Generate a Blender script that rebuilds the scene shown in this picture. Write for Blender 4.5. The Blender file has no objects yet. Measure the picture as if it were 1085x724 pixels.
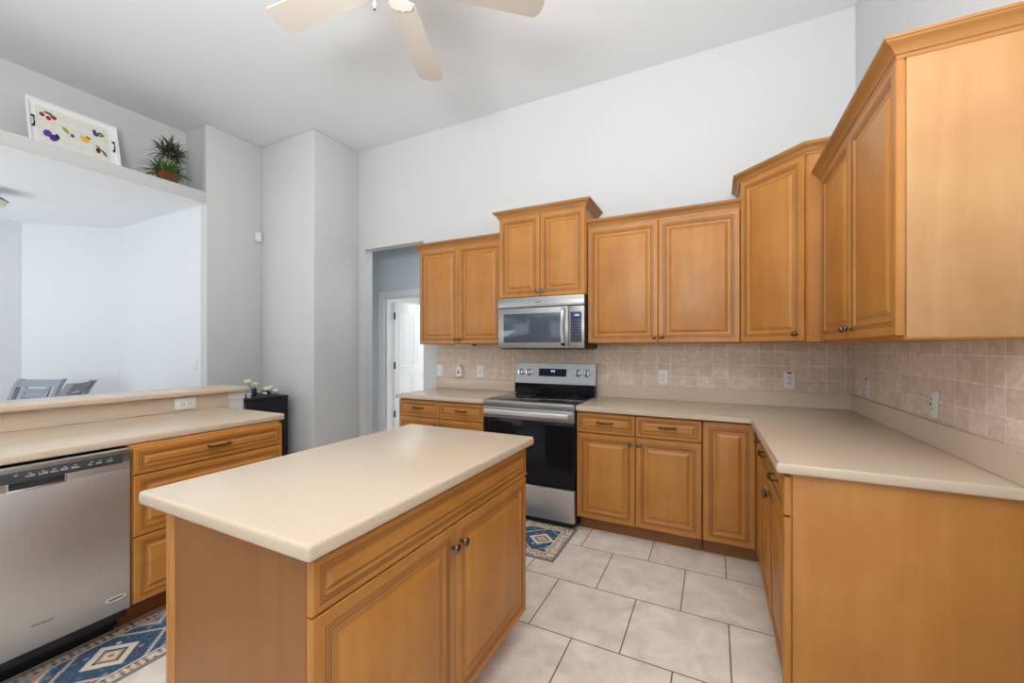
import bpy, bmesh, math, random
from mathutils import Vector, Matrix

# ------------------------------------------------------------------ camera, light, exposure
SC = bpy.context.scene
COL = SC.collection
FPX = 430.23
cam_d = bpy.data.cameras.new('camera')
cam = bpy.data.objects.new('camera', cam_d)
COL.objects.link(cam)
cam_d.sensor_width = 36.0
cam_d.lens = FPX / 1085.0 * 36.0
cam_d.shift_y = 7.17 / 1085.0
cam_d.clip_start = 0.02
cam.location = (-0.844, -3.4547, 1.3243)
cam.rotation_euler = (math.pi / 2, 0, 0.46252)
SC.camera = cam

SC.view_settings.view_transform = 'Standard'
SC.view_settings.look = 'None'
SC.view_settings.gamma = 1.0
SC.view_settings.use_curve_mapping = False
SC.view_settings.exposure = 0.40

W = bpy.data.worlds.new('daylight')
SC.world = W
W.use_nodes = True
bg = W.node_tree.nodes['Background']
bg.inputs[0].default_value = (0.90, 0.95, 1.0, 1)
bg.inputs[1].default_value = 1.25


def area(name, loc, rot, sx, sy, power, color=(1, 1, 1)):
    d = bpy.data.lights.new(name, 'AREA')
    d.shape = 'RECTANGLE'
    d.size, d.size_y = sx, sy
    d.energy = power
    d.color = color
    o = bpy.data.objects.new(name, d)
    o.location = loc
    o.rotation_euler = rot
    COL.objects.link(o)
    return o


area('kitchen_overhead_fill', (-1.75, -3.75, 3.585), (0, 0, 0), 2.6, 1.6, 3, (0.98, 0.99, 1.0))  # added soft fill under the ceiling, no fixture there
area('bounced_flash', (-1.2, -4.08, 1.75), (math.pi - 0.15, 0, 0), 0.9, 0.7, 150, (0.97, 0.985, 1.0))
area('dining_window_light', (-6.9, -4.2, 1.1), (math.pi / 2 + 1.15, 0, 0), 2.4, 1.6, 27, (0.86, 0.93, 1.0))
area('hall_fill', (-3.6, 0.6, 2.72), (0, 0, 0), 0.5, 0.5, 5, (0.92, 0.96, 1.0))  # unseen lamp added to brighten the hall walls
area('far_room_light', (-4.6, 2.7, 2.30), (0, 0, 0), 0.9, 1.2, 34, (0.95, 0.98, 1.0))


# ------------------------------------------------------------------ colours and materials
def lin(r, g, b):
    f = lambda c: c / 12.92 if c <= 0.04045 else ((c + 0.055) / 1.055) ** 2.4
    return (f(r / 255.0), f(g / 255.0), f(b / 255.0), 1.0)


def new_mat(name):
    m = bpy.data.materials.new(name)
    m.use_nodes = True
    nt = m.node_tree
    return m, nt, nt.nodes, nt.links, nt.nodes['Principled BSDF']


def plain(name, col, rough=0.5, metal=0.0, spec=0.5, bump=0.0, bscale=200.0, emit=None, estr=0.0, coat=0.0):
    m, nt, N, L, p = new_mat(name)
    p.inputs['Base Color'].default_value = col
    p.inputs['Roughness'].default_value = rough
    p.inputs['Metallic'].default_value = metal
    p.inputs['Specular IOR Level'].default_value = spec
    p.inputs['Coat Weight'].default_value = coat
    if emit:
        p.inputs['Emission Color'].default_value = emit
        p.inputs['Emission Strength'].default_value = estr
    if bump:
        tc = N.new('ShaderNodeTexCoord')
        no = N.new('ShaderNodeTexNoise')
        no.inputs['Scale'].default_value = bscale
        no.inputs['Detail'].default_value = 4
        L.new(tc.outputs['Object'], no.inputs['Vector'])
        b = N.new('ShaderNodeBump')
        b.inputs['Strength'].default_value = bump
        b.inputs['Distance'].default_value = 0.002
        L.new(no.outputs['Fac'], b.inputs['Height'])
        L.new(b.outputs['Normal'], p.inputs['Normal'])
    return m


def wood(name, c_dark, c_mid, c_light, scale, rough=0.42):
    m, nt, N, L, p = new_mat(name)
    tc = N.new('ShaderNodeTexCoord')
    oi = N.new('ShaderNodeObjectInfo')
    mp = N.new('ShaderNodeMapping')
    mp.inputs['Scale'].default_value = scale
    L.new(tc.outputs['Object'], mp.inputs['Vector'])
    mul = N.new('ShaderNodeMath')
    mul.operation = 'MULTIPLY'
    mul.inputs[1].default_value = 37.0
    L.new(oi.outputs['Random'], mul.inputs[0])
    n1 = N.new('ShaderNodeTexNoise')
    n1.noise_dimensions = '4D'
    n1.inputs['Scale'].default_value = 1.0
    n1.inputs['Detail'].default_value = 5
    n1.inputs['Roughness'].default_value = 0.6
    n1.inputs['Distortion'].default_value = 0.4
    L.new(mp.outputs['Vector'], n1.inputs['Vector'])
    L.new(mul.outputs[0], n1.inputs['W'])
    n2 = N.new('ShaderNodeTexNoise')
    n2.noise_dimensions = '4D'
    n2.inputs['Scale'].default_value = 4.5
    n2.inputs['Detail'].default_value = 3
    L.new(tc.outputs['Object'], n2.inputs['Vector'])
    L.new(mul.outputs[0], n2.inputs['W'])
    mx = N.new('ShaderNodeMath')
    mx.operation = 'MULTIPLY_ADD'
    mx.inputs[1].default_value = 0.55
    L.new(n2.outputs['Fac'], mx.inputs[0])
    m2 = N.new('ShaderNodeMath')
    m2.operation = 'MULTIPLY'
    m2.inputs[1].default_value = 0.50
    L.new(n1.outputs['Fac'], m2.inputs[0])
    L.new(m2.outputs[0], mx.inputs[2])
    r = N.new('ShaderNodeValToRGB')
    e = r.color_ramp.elements
    e[0].position = 0.28
    e[0].color = c_dark
    e[1].position = 0.72
    e[1].color = c_light
    k = e.new(0.5)
    k.color = c_mid
    L.new(mx.outputs[0], r.inputs['Fac'])
    L.new(r.outputs['Color'], p.inputs['Base Color'])
    p.inputs['Roughness'].default_value = rough
    p.inputs['Coat Weight'].default_value = 0.06
    p.inputs['Coat Roughness'].default_value = 0.25
    return m


WD, WM, WL = lin(164, 105, 42), lin(179, 118, 50), lin(193, 134, 62)
M_WOOD = wood('maple_upright_grain', WD, WM, WL, (16, 16, 1.3))
M_WOODH = wood('maple_level_grain', WD, WM, WL, (1.3, 16, 16))
M_CROWN = wood('maple_moulding', lin(150, 101, 52), lin(164, 112, 58), lin(176, 124, 67), (1.5, 1.5, 12))
M_GLAZE = plain('brown_glaze', lin(92, 56, 27), 0.5)
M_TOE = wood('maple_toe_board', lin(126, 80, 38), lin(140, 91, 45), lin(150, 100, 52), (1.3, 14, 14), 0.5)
M_PAINT = plain('wall_paint', (0.64, 0.645, 0.64, 1), 0.85, spec=0.2, bump=0.12, bscale=160)
M_CEIL = plain('ceiling_paint', (0.77, 0.78, 0.785, 1), 0.9, spec=0.1, bump=0.15, bscale=120)
M_DINE = plain('dining_paint', (0.78, 0.80, 0.82, 1), 0.85, spec=0.2)
M_HALL = plain('hall_paint', (0.68, 0.73, 0.78, 1), 0.85, spec=0.2)
M_WHITE = plain('white_gloss_paint', (0.84, 0.85, 0.86, 1), 0.4)
M_PLATE = plain('white_plastic', lin(232, 230, 226), 0.35)
M_SLOT = plain('dark_slot', (0.02, 0.02, 0.022, 1), 0.5)
M_BRASS = plain('antique_brass', lin(96, 78, 50), 0.32, 1.0)
M_PEWTER = plain('dark_pewter', lin(112, 102, 86), 0.28, 1.0)
M_BLKGLASS = plain('black_glass', (0.006, 0.0065, 0.009, 1), 0.06, spec=0.25)
M_BLACK = plain('black_plastic', (0.015, 0.015, 0.016, 1), 0.45)
M_BLKLAC = plain('black_lacquer', (0.010, 0.011, 0.018, 1), 0.45, spec=0.3)
M_CHROME = plain('bright_steel', (0.74, 0.74, 0.74, 1), 0.18, 1.0)
M_PANELGREY = plain('charcoal_panel', lin(62, 64, 68), 0.4)
M_MARK = plain('pale_print', lin(190, 192, 196), 0.6)
M_DKMARK = plain('dark_print', lin(92, 92, 94), 0.4, 0.6)
M_LCD = plain('blue_display', (0.02, 0.05, 0.16, 1), 0.2, emit=(0.10, 0.28, 0.85, 1), estr=0.10)
M_LCDW = plain('pale_display_digits', (0.3, 0.5, 0.8, 1), 0.3, emit=(0.55, 0.75, 1.0, 1), estr=0.25)
M_FANW = plain('fan_white', lin(226, 224, 216), 0.45)
M_FANB = plain('fan_blade', lin(194, 186, 176), 0.5)
M_CHAIR = plain('grey_stained_wood', lin(150, 155, 166), 0.55, bump=0.3, bscale=60)
M_WICKER = None


def steel(name, scale, base=0.56, rough=0.3):
    m, nt, N, L, p = new_mat(name)
    tc = N.new('ShaderNodeTexCoord')
    mp = N.new('ShaderNodeMapping')
    mp.inputs['Scale'].default_value = scale
    L.new(tc.outputs['Object'], mp.inputs['Vector'])
    n = N.new('ShaderNodeTexNoise')
    n.inputs['Scale'].default_value = 1.0
    n.inputs['Detail'].default_value = 3
    L.new(mp.outputs['Vector'], n.inputs['Vector'])
    r = N.new('ShaderNodeValToRGB')
    r.color_ramp.elements[0].color = (base * .9, base * .89, base * .88, 1)
    r.color_ramp.elements[1].color = (base * 1.08, base * 1.07, base * 1.06, 1)
    L.new(n.outputs['Fac'], r.inputs['Fac'])
    L.new(r.outputs['Color'], p.inputs['Base Color'])
    p.inputs['Metallic'].default_value = 1.0
    p.inputs['Roughness'].default_value = rough
    p.inputs['Anisotropic'].default_value = 0.5
    b = N.new('ShaderNodeBump')
    b.inputs['Strength'].default_value = 0.05
    b.inputs['Distance'].default_value = 0.001
    L.new(n.outputs['Fac'], b.inputs['Height'])
    L.new(b.outputs['Normal'], p.inputs['Normal'])
    return m


M_STEEL = steel('brushed_steel', (6, 6, 700), 0.38, 0.38)
M_STEELV = steel('brushed_steel_upright', (700, 700, 5), 0.62, 0.48)


def counter_mat():
    m, nt, N, L, p = new_mat('beige_solid_surface')
    tc = N.new('ShaderNodeTexCoord')
    n = N.new('ShaderNodeTexNoise')
    n.inputs['Scale'].default_value = 900
    n.inputs['Detail'].default_value = 2
    L.new(tc.outputs['Object'], n.inputs['Vector'])
    n2 = N.new('ShaderNodeTexNoise')
    n2.inputs['Scale'].default_value = 300
    n2.inputs['Detail'].default_value = 3
    L.new(tc.outputs['Object'], n2.inputs['Vector'])
    a = N.new('ShaderNodeMath')
    a.operation = 'ADD'
    L.new(n.outputs['Fac'], a.inputs[0])
    L.new(n2.outputs['Fac'], a.inputs[1])
    h = N.new('ShaderNodeMath')
    h.operation = 'MULTIPLY'
    h.inputs[1].default_value = 0.5
    L.new(a.outputs[0], h.inputs[0])
    r = N.new('ShaderNodeValToRGB')
    e = r.color_ramp.elements
    e[0].position = 0.30
    e[0].color = lin(192, 171, 148)
    e[1].position = 0.70
    e[1].color = lin(216, 198, 177)
    k = e.new(0.5)
    k.color = lin(207, 188, 166)
    L.new(h.outputs[0], r.inputs['Fac'])
    L.new(r.outputs['Color'], p.inputs['Base Color'])
    p.inputs['Roughness'].default_value = 0.24
    p.inputs['Specular IOR Level'].default_value = 0.5
    return m


M_COUNTER = counter_mat()


def tile_mat(name, axes, ox, oy, bw, rh, offset, mortar, c1, c2, cm, nscale, rough, streak=(0.0, 1.0), bumpd=0.002):
    """Square tiles laid in the plane of two object axes."""
    m, nt, N, L, p = new_mat(name)
    tc = N.new('ShaderNodeTexCoord')
    sp = N.new('ShaderNodeSeparateXYZ')
    L.new(tc.outputs['Object'], sp.inputs[0])
    cb = N.new('ShaderNodeCombineXYZ')
    for i, (ax, o) in enumerate(zip(axes, (ox, oy))):
        a = N.new('ShaderNodeMath')
        a.operation = 'ADD'
        a.inputs[1].default_value = o
        L.new(sp.outputs['XYZ'.index(ax)], a.inputs[0])
        L.new(a.outputs[0], cb.inputs[i])
    br = N.new('ShaderNodeTexBrick')
    br.offset = offset
    br.offset_frequency = 2
    br.squash = 1.0
    br.inputs['Scale'].default_value = 1.0
    br.inputs['Brick Width'].default_value = bw
    br.inputs['Row Height'].default_value = rh
    br.inputs['Mortar Size'].default_value = mortar
    br.inputs['Mortar Smooth'].default_value = 0.15
    br.inputs['Color1'].default_value = c1
    br.inputs['Color2'].default_value = c2
    br.inputs['Mortar'].default_value = cm
    L.new(cb.outputs[0], br.inputs['Vector'])
    n = N.new('ShaderNodeTexNoise')
    n.inputs['Scale'].default_value = nscale
    n.inputs['Detail'].default_value = 6
    n.inputs['Roughness'].default_value = 0.62
    n.inputs['Distortion'].default_value = 0.6
    L.new(cb.outputs[0], n.inputs['Vector'])
    r = N.new('ShaderNodeValToRGB')
    r.color_ramp.elements[0].position = 0.3
    r.color_ramp.elements[0].color = (0.80, 0.77, 0.74, 1)
    r.color_ramp.elements[1].position = 0.7
    r.color_ramp.elements[1].color = (1.08, 1.08, 1.08, 1)
    L.new(n.outputs['Fac'], r.inputs['Fac'])
    mx = N.new('ShaderNodeMix')
    mx.data_type = 'RGBA'
    mx.blend_type = 'MULTIPLY'
    mx.inputs['Factor'].default_value = 1.0
    L.new(br.outputs['Color'], mx.inputs['A'])
    L.new(r.outputs['Color'], mx.inputs['B'])
    L.new(mx.outputs['Result'], p.inputs['Base Color'])
    p.inputs['Roughness'].default_value = rough
    iv = N.new('ShaderNodeMath')
    iv.operation = 'SUBTRACT'
    iv.inputs[0].default_value = 1.0
    L.new(br.outputs['Fac'], iv.inputs[1])
    b = N.new('ShaderNodeBump')
    b.inputs['Strength'].default_value = 0.6
    b.inputs['Distance'].default_value = bumpd
    L.new(iv.outputs[0], b.inputs['Height'])
    L.new(b.outputs['Normal'], p.inputs['Normal'])
    return m


M_FLOOR = tile_mat('floor_tile', 'XY', 1.428 + 0.43 * 40, 0.82 + 0.427 * 40, 0.43, 0.427, 0.5, 0.0032,
                   lin(238, 229, 218), lin(231, 221, 209), lin(120, 102, 82), 7.0, 0.38, bumpd=0.0015)
M_SPLASHB = tile_mat('backsplash_tile_back', 'XZ', 0.0555 + 4.0, -1.018 + 1.0, 0.1, 0.0985, 0.0, 0.0021,
                     lin(227, 206, 185), lin(216, 194, 172), lin(242, 231, 218), 26, 0.45, bumpd=0.001)
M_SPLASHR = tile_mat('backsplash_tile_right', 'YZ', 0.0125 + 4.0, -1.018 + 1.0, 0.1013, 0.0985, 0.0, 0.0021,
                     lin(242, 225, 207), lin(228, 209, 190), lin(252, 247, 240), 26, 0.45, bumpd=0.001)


def attr_mat(name, rough=0.9, bump=0.3, bscale=500):
    m = plain(name, (1, 1, 1, 1), rough, spec=0.1, bump=bump, bscale=bscale)
    a = m.node_tree.nodes.new('ShaderNodeAttribute')
    a.attribute_name = 'pattern'
    m.node_tree.links.new(a.outputs['Color'], m.node_tree.nodes['Principled BSDF'].inputs['Base Color'])
    return m


M_RUG = attr_mat('woven_rug')
M_TRAYPRINT = attr_mat('tray_print', 0.35, 0.0)


# ------------------------------------------------------------------ mesh helpers
class MB:
    def __init__(self):
        self.bm = bmesh.new()

    def box(self, x0, x1, y0, y1, z0, z1, mat=0, bevel=0.0, seg=2):
        bm = self.bm
        vs = [bm.verts.new((x, y, z)) for z in (z0, z1) for y in (y0, y1) for x in (x0, x1)]
        q = [(0, 2, 3, 1), (4, 5, 7, 6), (0, 1, 5, 4), (2, 6, 7, 3), (0, 4, 6, 2), (1, 3, 7, 5)]
        fs = [bm.faces.new([vs[i] for i in f]) for f in q]
        for f in fs:
            f.material_index = mat
        if bevel:
            es = list({e for f in fs for e in f.edges})
            r = bmesh.ops.bevel(bm, geom=es, offset=bevel, segments=seg, profile=0.5, affect='EDGES')
            for f in r['faces']:
                f.material_index = mat
        return self

    def prism(self, poly, z0, z1, mat=0, bevel=0.0, seg=3):
        bm = self.bm
        a = [bm.verts.new((x, y, z0)) for x, y in poly]
        b = [bm.verts.new((x, y, z1)) for x, y in poly]
        n = len(poly)
        fs = [bm.faces.new(a[::-1]), bm.faces.new(b)]
        for i in range(n):
            j = (i + 1) % n
            fs.append(bm.faces.new((a[i], a[j], b[j], b[i])))
        for f in fs:
            f.material_index = mat
        if bevel:
            es = list({e for f in fs for e in f.edges})
            r = bmesh.ops.bevel(bm, geom=es, offset=bevel, segments=seg, profile=0.5, affect='EDGES')
            for f in r['faces']:
                f.material_index = mat
        return self

    def ring_faces(self, rings, mat=0, close=True, cap0=True, cap1=True, mats=None):
        bm = self.bm
        R = [[bm.verts.new(p) for p in ring] for ring in rings]
        n = len(R[0])
        for k in range(len(R) - 1):
            for i in range(n if close else n - 1):
                j = (i + 1) % n
                f = bm.faces.new((R[k][i], R[k][j], R[k + 1][j], R[k + 1][i]))
                f.material_index = mats[k] if mats else mat
        if cap0:
            bm.faces.new(R[0][::-1]).material_index = mats[0] if mats else mat
        if cap1:
            bm.faces.new(R[-1]).material_index = mats[-1] if mats else mat
        return self

    def lathe(self, prof, origin, axis, seg=16, mat=0):
        """prof: (radius, height along axis)."""
        a = Vector(axis).normalized()
        u = a.orthogonal().normalized()
        v = a.cross(u)
        o = Vector(origin)
        rings = []
        for r, h in prof:
            r = max(r, 1e-4)
            rings.append([o + a * h + (u * math.cos(t) + v * math.sin(t)) * r
                          for t in [2 * math.pi * i / seg for i in range(seg)]])
        return self.ring_faces(rings, mat)

    def tube(self, pts, rad, seg=8, mat=0):
        pts = [Vector(p) for p in pts]
        rad = rad if isinstance(rad, (list, tuple)) else [rad] * len(pts)
        rings = []
        ref = None
        for i, p in enumerate(pts):
            t = (pts[min(i + 1, len(pts) - 1)] - pts[max(i - 1, 0)]).normalized()
            if ref is None:
                u = t.orthogonal().normalized()
            else:
                u = (ref - t * ref.dot(t)).normalized()
            ref = u
            v = t.cross(u)
            rings.append([p + (u * math.cos(a) + v * math.sin(a)) * rad[i]
                          for a in [2 * math.pi * k / seg for k in range(seg)]])
        return self.ring_faces(rings, mat)

    def panel(self, x0, x1, z0, z1, yb, t, prof):
        """Raised panel front facing -Y. prof: (inset, depth, material)."""
        yF = yb - t
        rings = [[(x0, yb, z0), (x1, yb, z0), (x1, yb, z1), (x0, yb, z1)]]
        mats = []
        for i, d, m in prof:
            y = yF + d
            rings.append([(x0 + i, y, z0 + i), (x1 - i, y, z0 + i), (x1 - i, y, z1 - i), (x0 + i, y, z1 - i)])
            mats.append(m)
        return self.ring_faces(rings, mats=mats + [0])

    def sweep(self, path, prof, mat=0):
        """Mitred sweep of a closed profile (out, z) on the right hand of an XY path."""
        P = [Vector((x, y)) for x, y in path]
        n = len(P)
        rings = []
        for i in range(n):
            ds = []
            if i > 0:
                ds.append((P[i] - P[i - 1]).normalized())
            if i < n - 1:
                ds.append((P[i + 1] - P[i]).normalized())
            ns = [Vector((d.y, -d.x)) for d in ds]
            if len(ns) == 2:
                b = (ns[0] + ns[1]).normalized()
                m = b / max(0.2, b.dot(ns[0]))
            else:
                m = ns[0]
            rings.append([(P[i].x + m.x * o, P[i].y + m.y * o, z) for o, z in prof])
        return self.ring_faces(rings, mat)

    def xf(self, M, start=0):
        self.bm.verts.ensure_lookup_table()
        for v in self.bm.verts[start:]:
            v.co = M @ v.co
        return self

    def obj(self, name, mats, parent=None, loc=None, smooth=0.55):
        bm = self.bm
        bmesh.ops.recalc_face_normals(bm, faces=bm.faces)
        me = bpy.data.meshes.new(name)
        bm.to_mesh(me)
        bm.free()
        for m in (mats if isinstance(mats, (list, tuple)) else [mats]):
            me.materials.append(m)
        if smooth:
            for p in me.polygons:
                p.use_smooth = True
            me.set_sharp_from_angle(angle=smooth)
        o = bpy.data.objects.new(name, me)
        COL.objects.link(o)
        if parent:
            o.parent = parent
        if loc:
            o.location = loc
        return o


def tag(o, label, cat, group=None, kind=None):
    o['label'] = label
    o['category'] = cat
    if group:
        o['group'] = group
    if kind:
        o['kind'] = kind
    return o


def thing(name, label, cat, loc=(0, 0, 0), rz=0.0, group=None):
    o = bpy.data.objects.new(name, None)
    o.empty_display_size = 0.1
    COL.objects.link(o)
    o.location = loc
    o.rotation_euler = (0, 0, rz)
    return tag(o, label, cat, group)


def struct(name, mb, mats, smooth=0.55):
    o = mb.obj(name, mats, smooth=smooth)
    o['kind'] = 'structure'
    return o


def text(name, body, size, M, mat, parent, shear=0.0, extrude=0.0006):
    c = bpy.data.curves.new(name, 'FONT')
    c.body = body
    c.size = size
    c.shear = shear
    c.align_x = 'CENTER'
    c.align_y = 'CENTER'
    c.extrude = extrude
    tmp = bpy.data.objects.new(name, c)
    COL.objects.link(tmp)
    me = bpy.data.meshes.new_from_object(tmp.evaluated_get(bpy.context.evaluated_depsgraph_get()))
    bpy.data.objects.remove(tmp)
    me.materials.clear()
    me.materials.append(mat)
    o = bpy.data.objects.new(name, me)
    COL.objects.link(o)
    o.parent = parent
    o.matrix_local = M
    return o


def copy_thing(o, label, loc, rz=None):
    c = o.copy()
    COL.objects.link(c)
    c.location = loc
    if rz is not None:
        c.rotation_euler = (0, 0, rz)
    c['label'] = label
    for ch in o.children:
        d = ch.copy()
        COL.objects.link(d)
        d.parent = c
        for g in ch.children:
            e = g.copy()
            COL.objects.link(e)
            e.parent = d
    return c


PI = math.pi
CEIL = 3.61

# ------------------------------------------------------------------ the setting
struct('floor', MB().box(-10.0, 0.15, -7.2, 4.2, -0.06, 0.0), M_FLOOR)
struct('ceiling', MB().box(-6.0, 0.15, -7.2, 0.12, CEIL, CEIL + 0.1), M_CEIL)
# back wall with the doorway
bw = MB().prism([(-6.0, 0), (-4.47, 0), (-4.47, 2.47), (-3.62, 2.47), (-3.62, 0), (0.12, 0), (0.12, CEIL), (-6.0, CEIL)], 0.0, 0.11)
bw.xf(Matrix(((1, 0, 0, 0), (0, 0, 1, 0), (0, 1, 0, 0), (0, 0, 0, 1))))
struct('wall_back', bw, M_PAINT)
struct('wall_right', MB().box(0.0, 0.12, -7.2, 0.0, 0, CEIL), M_PAINT)
# projecting pier between left wall and doorway
struct('wall_pier', MB().box(-6.0, -4.57, -0.595, 0.005, 0, CEIL, bevel=0.012, seg=3), M_PAINT)
# left wall piece beside the opening, header with display ledge
lw = MB()
lw.box(-5.56, -5.46, -1.15, -0.59, 0, CEIL, bevel=0.012, seg=3)
lw.box(-6.0, -5.555, -1.138, -0.59, 2.864, CEIL)
struct('wall_left', lw, M_PAINT)
struct('wall_header', MB().box(-5.87, -5.46, -7.2, -1.148, 2.80, 2.912, bevel=0.008), M_PAINT)
struct('wall_niche', MB().box(-6.0, -5.868, -7.2, -1.14, 2.862, CEIL), M_PAINT)
# dining room seen through the opening
dw = MB()
dw.box(-7.44, -5.558, -1.15, -1.03, 0, 2.86)
dw.prism([(-7.43, -1.15), (-8.09, -1.765), (-8.18, -1.68), (-7.43, -1.02)], 0, 2.86)
dw.box(-8.21, -8.09, -7.2, -1.755, 0, 2.86)
struct('wall_dining', dw, M_DINE)
cd_ = MB()
cd_.box(-8.4, -5.872, -7.2, -1.0, 2.797, 2.86)
cd_.box(-5.873, -5.464, -7.2, -1.151, 2.797, 2.7995)
struct('ceiling_dining', cd_, plain('dining_ceiling_paint', (0.86, 0.87, 0.88, 1), 0.9, spec=0.1))
# wall behind the camera with wide glazed openings left open to daylight
rw = MB()
rw.box(-5.46, -2.9, -7.2, -7.08, 0, CEIL)
rw.box(-0.2, 0.0, -7.2, -7.08, 0, CEIL)
rw.box(-2.9, -0.2, -7.2, -7.08, 2.9, CEIL)
rw.box(-1.60, -1.50, -7.2, -7.08, 0, 2.9)
struct('wall_rear', rw, M_HALL)
# hall beyond the doorway
hw = MB()
hw.box(-6.4, -5.129, 1.0, 1.10, 0, 2.75)
hw.box(-4.261, -2.6, 1.0, 1.10, 0, 2.75)
hw.box(-5.129, -4.261, 1.0, 1.10, 2.057, 2.75)
hw.box(-6.5, -6.4, 0.11, 1.1, 0, 2.75)
hw.box(-2.6, -2.5, 0.11, 1.1, 0, 2.75)
struct('wall_hall', hw, M_HALL)
struct('ceiling_hall', MB().box(-6.5, -2.5, 0.11, 1.1, 2.75, 2.82), M_HALL)
fr = MB()
fr.box(-6.3, -6.2, 1.1, 4.1, 0, 2.6)
fr.box(-3.4, -3.3, 1.1, 4.1, 0, 2.6)
fr.box(-6.3, -3.3, 4.0, 4.1, 0, 2.6)
struct('wall_far', fr, M_WHITE)
struct('ceiling_far', MB().box(-6.3, -3.3, 1.1, 4.1, 2.55, 2.62), M_WHITE)
# casing of the hall door
cs = MB()
cs.box(-5.240, -5.125, 0.978, 1.0, 0, 2.14, bevel=0.004)
cs.box(-4.265, -4.150, 0.978, 1.0, 0, 2.14, bevel=0.004)
cs.box(-5.124, -4.266, 0.979, 1.0, 2.055, 2.14, bevel=0.004)
cs.box(-5.128, -5.085, 1.001, 1.112, 0, 2.03)
cs.box(-4.305, -4.262, 1.001, 1.112, 0, 2.03)
cs.box(-5.128, -4.262, 1.001, 1.112, 2.031, 2.056)
struct('trim_1', cs, M_WHITE)
bb = MB()
bb.box(-6.4, -5.241, 0.985, 1.0, 0, 0.11, bevel=0.004)
bb.box(-4.149, -2.6, 0.985, 1.0, 0, 0.11, bevel=0.004)
struct('baseboard_hall', bb, M_WHITE)
# tile backsplash
struct('wall_tile_back', MB().box(-3.438, -0.0, -0.008, 0.0, 0.90, 1.366), M_SPLASHB)
struct('wall_tile_right', MB().box(-0.008, 0.0, -1.76, -0.008, 0.90, 1.366), M_SPLASHR)
# half wall of the raised bar
hwall = MB()
hwall.box(-4.09, -3.962, -7.0, -1.652, 0, 1.012, bevel=0.004)
struct('wall_bar', hwall, M_PAINT)
struct('trim_2', MB().box(-4.098, -3.955, -1.764, -1.645, 0.955, 1.012, bevel=0.003), M_WHITE)

# open white door in the hall
d = thing('door_1', 'white panelled door standing open beyond the doorway', 'door', (-5.050, 1.118, 0), PI / 2)
d['kind'] = 'structure'
pr = [(0, .001, 0), (.001, 0, 0)]
m = MB()
m.box(0.0, 0.76, 0.004, 0.036, 0.012, 2.012, bevel=0.002)
for x0, x1 in ((0.10, 0.35), (0.41, 0.66)):
    for z0, z1 in ((0.22, 0.93), (1.06, 1.88)):
        m.panel(x0, x1, z0, z1, 0.004, 0.004, [(0, 0, 0), (.004, .0035, 0), (.022, .0035, 0), (.04, 0.0, 0)])
m.obj('leaf', M_WHITE, d)
for z in (0.36, 1.07, 1.80):
    h = MB().box(-0.016, 0.012, -0.006, 0.004, z - 0.05, z + 0.05, bevel=0.002)
    h.lathe([(0.007, -0.052), (0.007, 0.052)], (-0.004, -0.008, z), (0, 0, 1), 10)
    h.obj('hinge', M_BLACK, d)
MB().lathe([(0.030, 0), (0.030, 0.006), (0.012, 0.010), (0.011, 0.030), (0.025, 0.040), (0.028, 0.052), (0.018, 0.062), (0.001, 0.064)],
           (0.695, 0.002, 0.96), (0, -1, 0), 16).obj('door_handle', M_PEWTER, d)

# ------------------------------------------------------------------ cabinet parts
P_DOOR = [(0, .003, 0), (.003, 0, 0), (.032, 0, 0), (.0324, .0007, 1), (.0348, .0007, 1), (.0352, .0004, 0), (.0394, .0004, 0),
          (.0398, .0011, 1), (.0422, .0011, 1), (.0426, .0008, 0), (.0468, .0010, 0), (.0472, .0017, 1), (.0496, .0017, 1), (.0505, .0018, 0),
          (.056, .0080, 0), (.072, .0088, 0), (.0732, .0094, 1), (.0744, .0088, 0), (.088, .0004, 0), (.0895, .0, 0)]


def scaled(p, s):
    return [(i if k < 2 else .003 + (i - .003) * s, dd, m) for k, (i, dd, m) in enumerate(p)]


P_DRAWER = [(0, .003, 0), (.003, 0, 0), (.0180, 0, 0), (.0184, .0006, 1), (.0202, .0006, 1), (.0206, .0004, 0), (.0232, .0004, 0),
            (.0236, .0010, 1), (.0254, .0010, 1), (.0258, .0008, 0), (.0284, .0008, 0), (.0288, .0014, 1), (.0306, .0014, 1), (.0312, .0015, 0),
            (.0345, .0060, 0), (.0395, .0066, 0), (.0403, .0072, 1), (.0412, .0066, 0), (.0500, .0004, 0), (.0510, .0, 0)]
P_TALLDRAWER = scaled(P_DOOR, 0.72)

KNOB = [(0.0075, 0), (0.0085, 0.002), (0.0055, 0.005), (0.0050, 0.013), (0.0095, 0.018), (0.0150, 0.021), (0.0160, 0.024),
        (0.0145, 0.028), (0.0085, 0.031), (0.0005, 0.032)]


def knob(x, y, z, parent):
    return MB().lathe(KNOB, (x, y, z), (0, -1, 0), 18).obj('knob', M_PEWTER, parent)


def pull(x, y, z, parent, w=0.048):
    m = MB()
    for s in (-1, 1):
        m.lathe([(0.0075, 0), (0.0065, 0.003), (0.0045, 0.006), (0.0045, 0.022)], (x + s * w, y, z), (0, -1, 0), 10)
        m.lathe([(0.001, 0), (0.0055, 0.004), (0.0065, 0.009), (0.004, 0.014)], (x + s * (w + 0.010), y - 0.022, z), (-s, 0, 0), 10)
    pts, rad = [], []
    for i in range(17):
        t = -1 + i / 8.0
        pts.append((x + t * w * 1.06, y - 0.022 - 0.006 * (1 - t * t), z - 0.0015 * (1 - t * t)))
        rad.append(0.0055 + 0.0026 * math.exp(-(t / 0.28) ** 2) + (0.0012 if abs(abs(t) - 0.42) < 0.07 else 0))
    m.tube(pts, rad, 10)
    return m.obj('drawer_pull', M_BRASS, parent)


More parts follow.
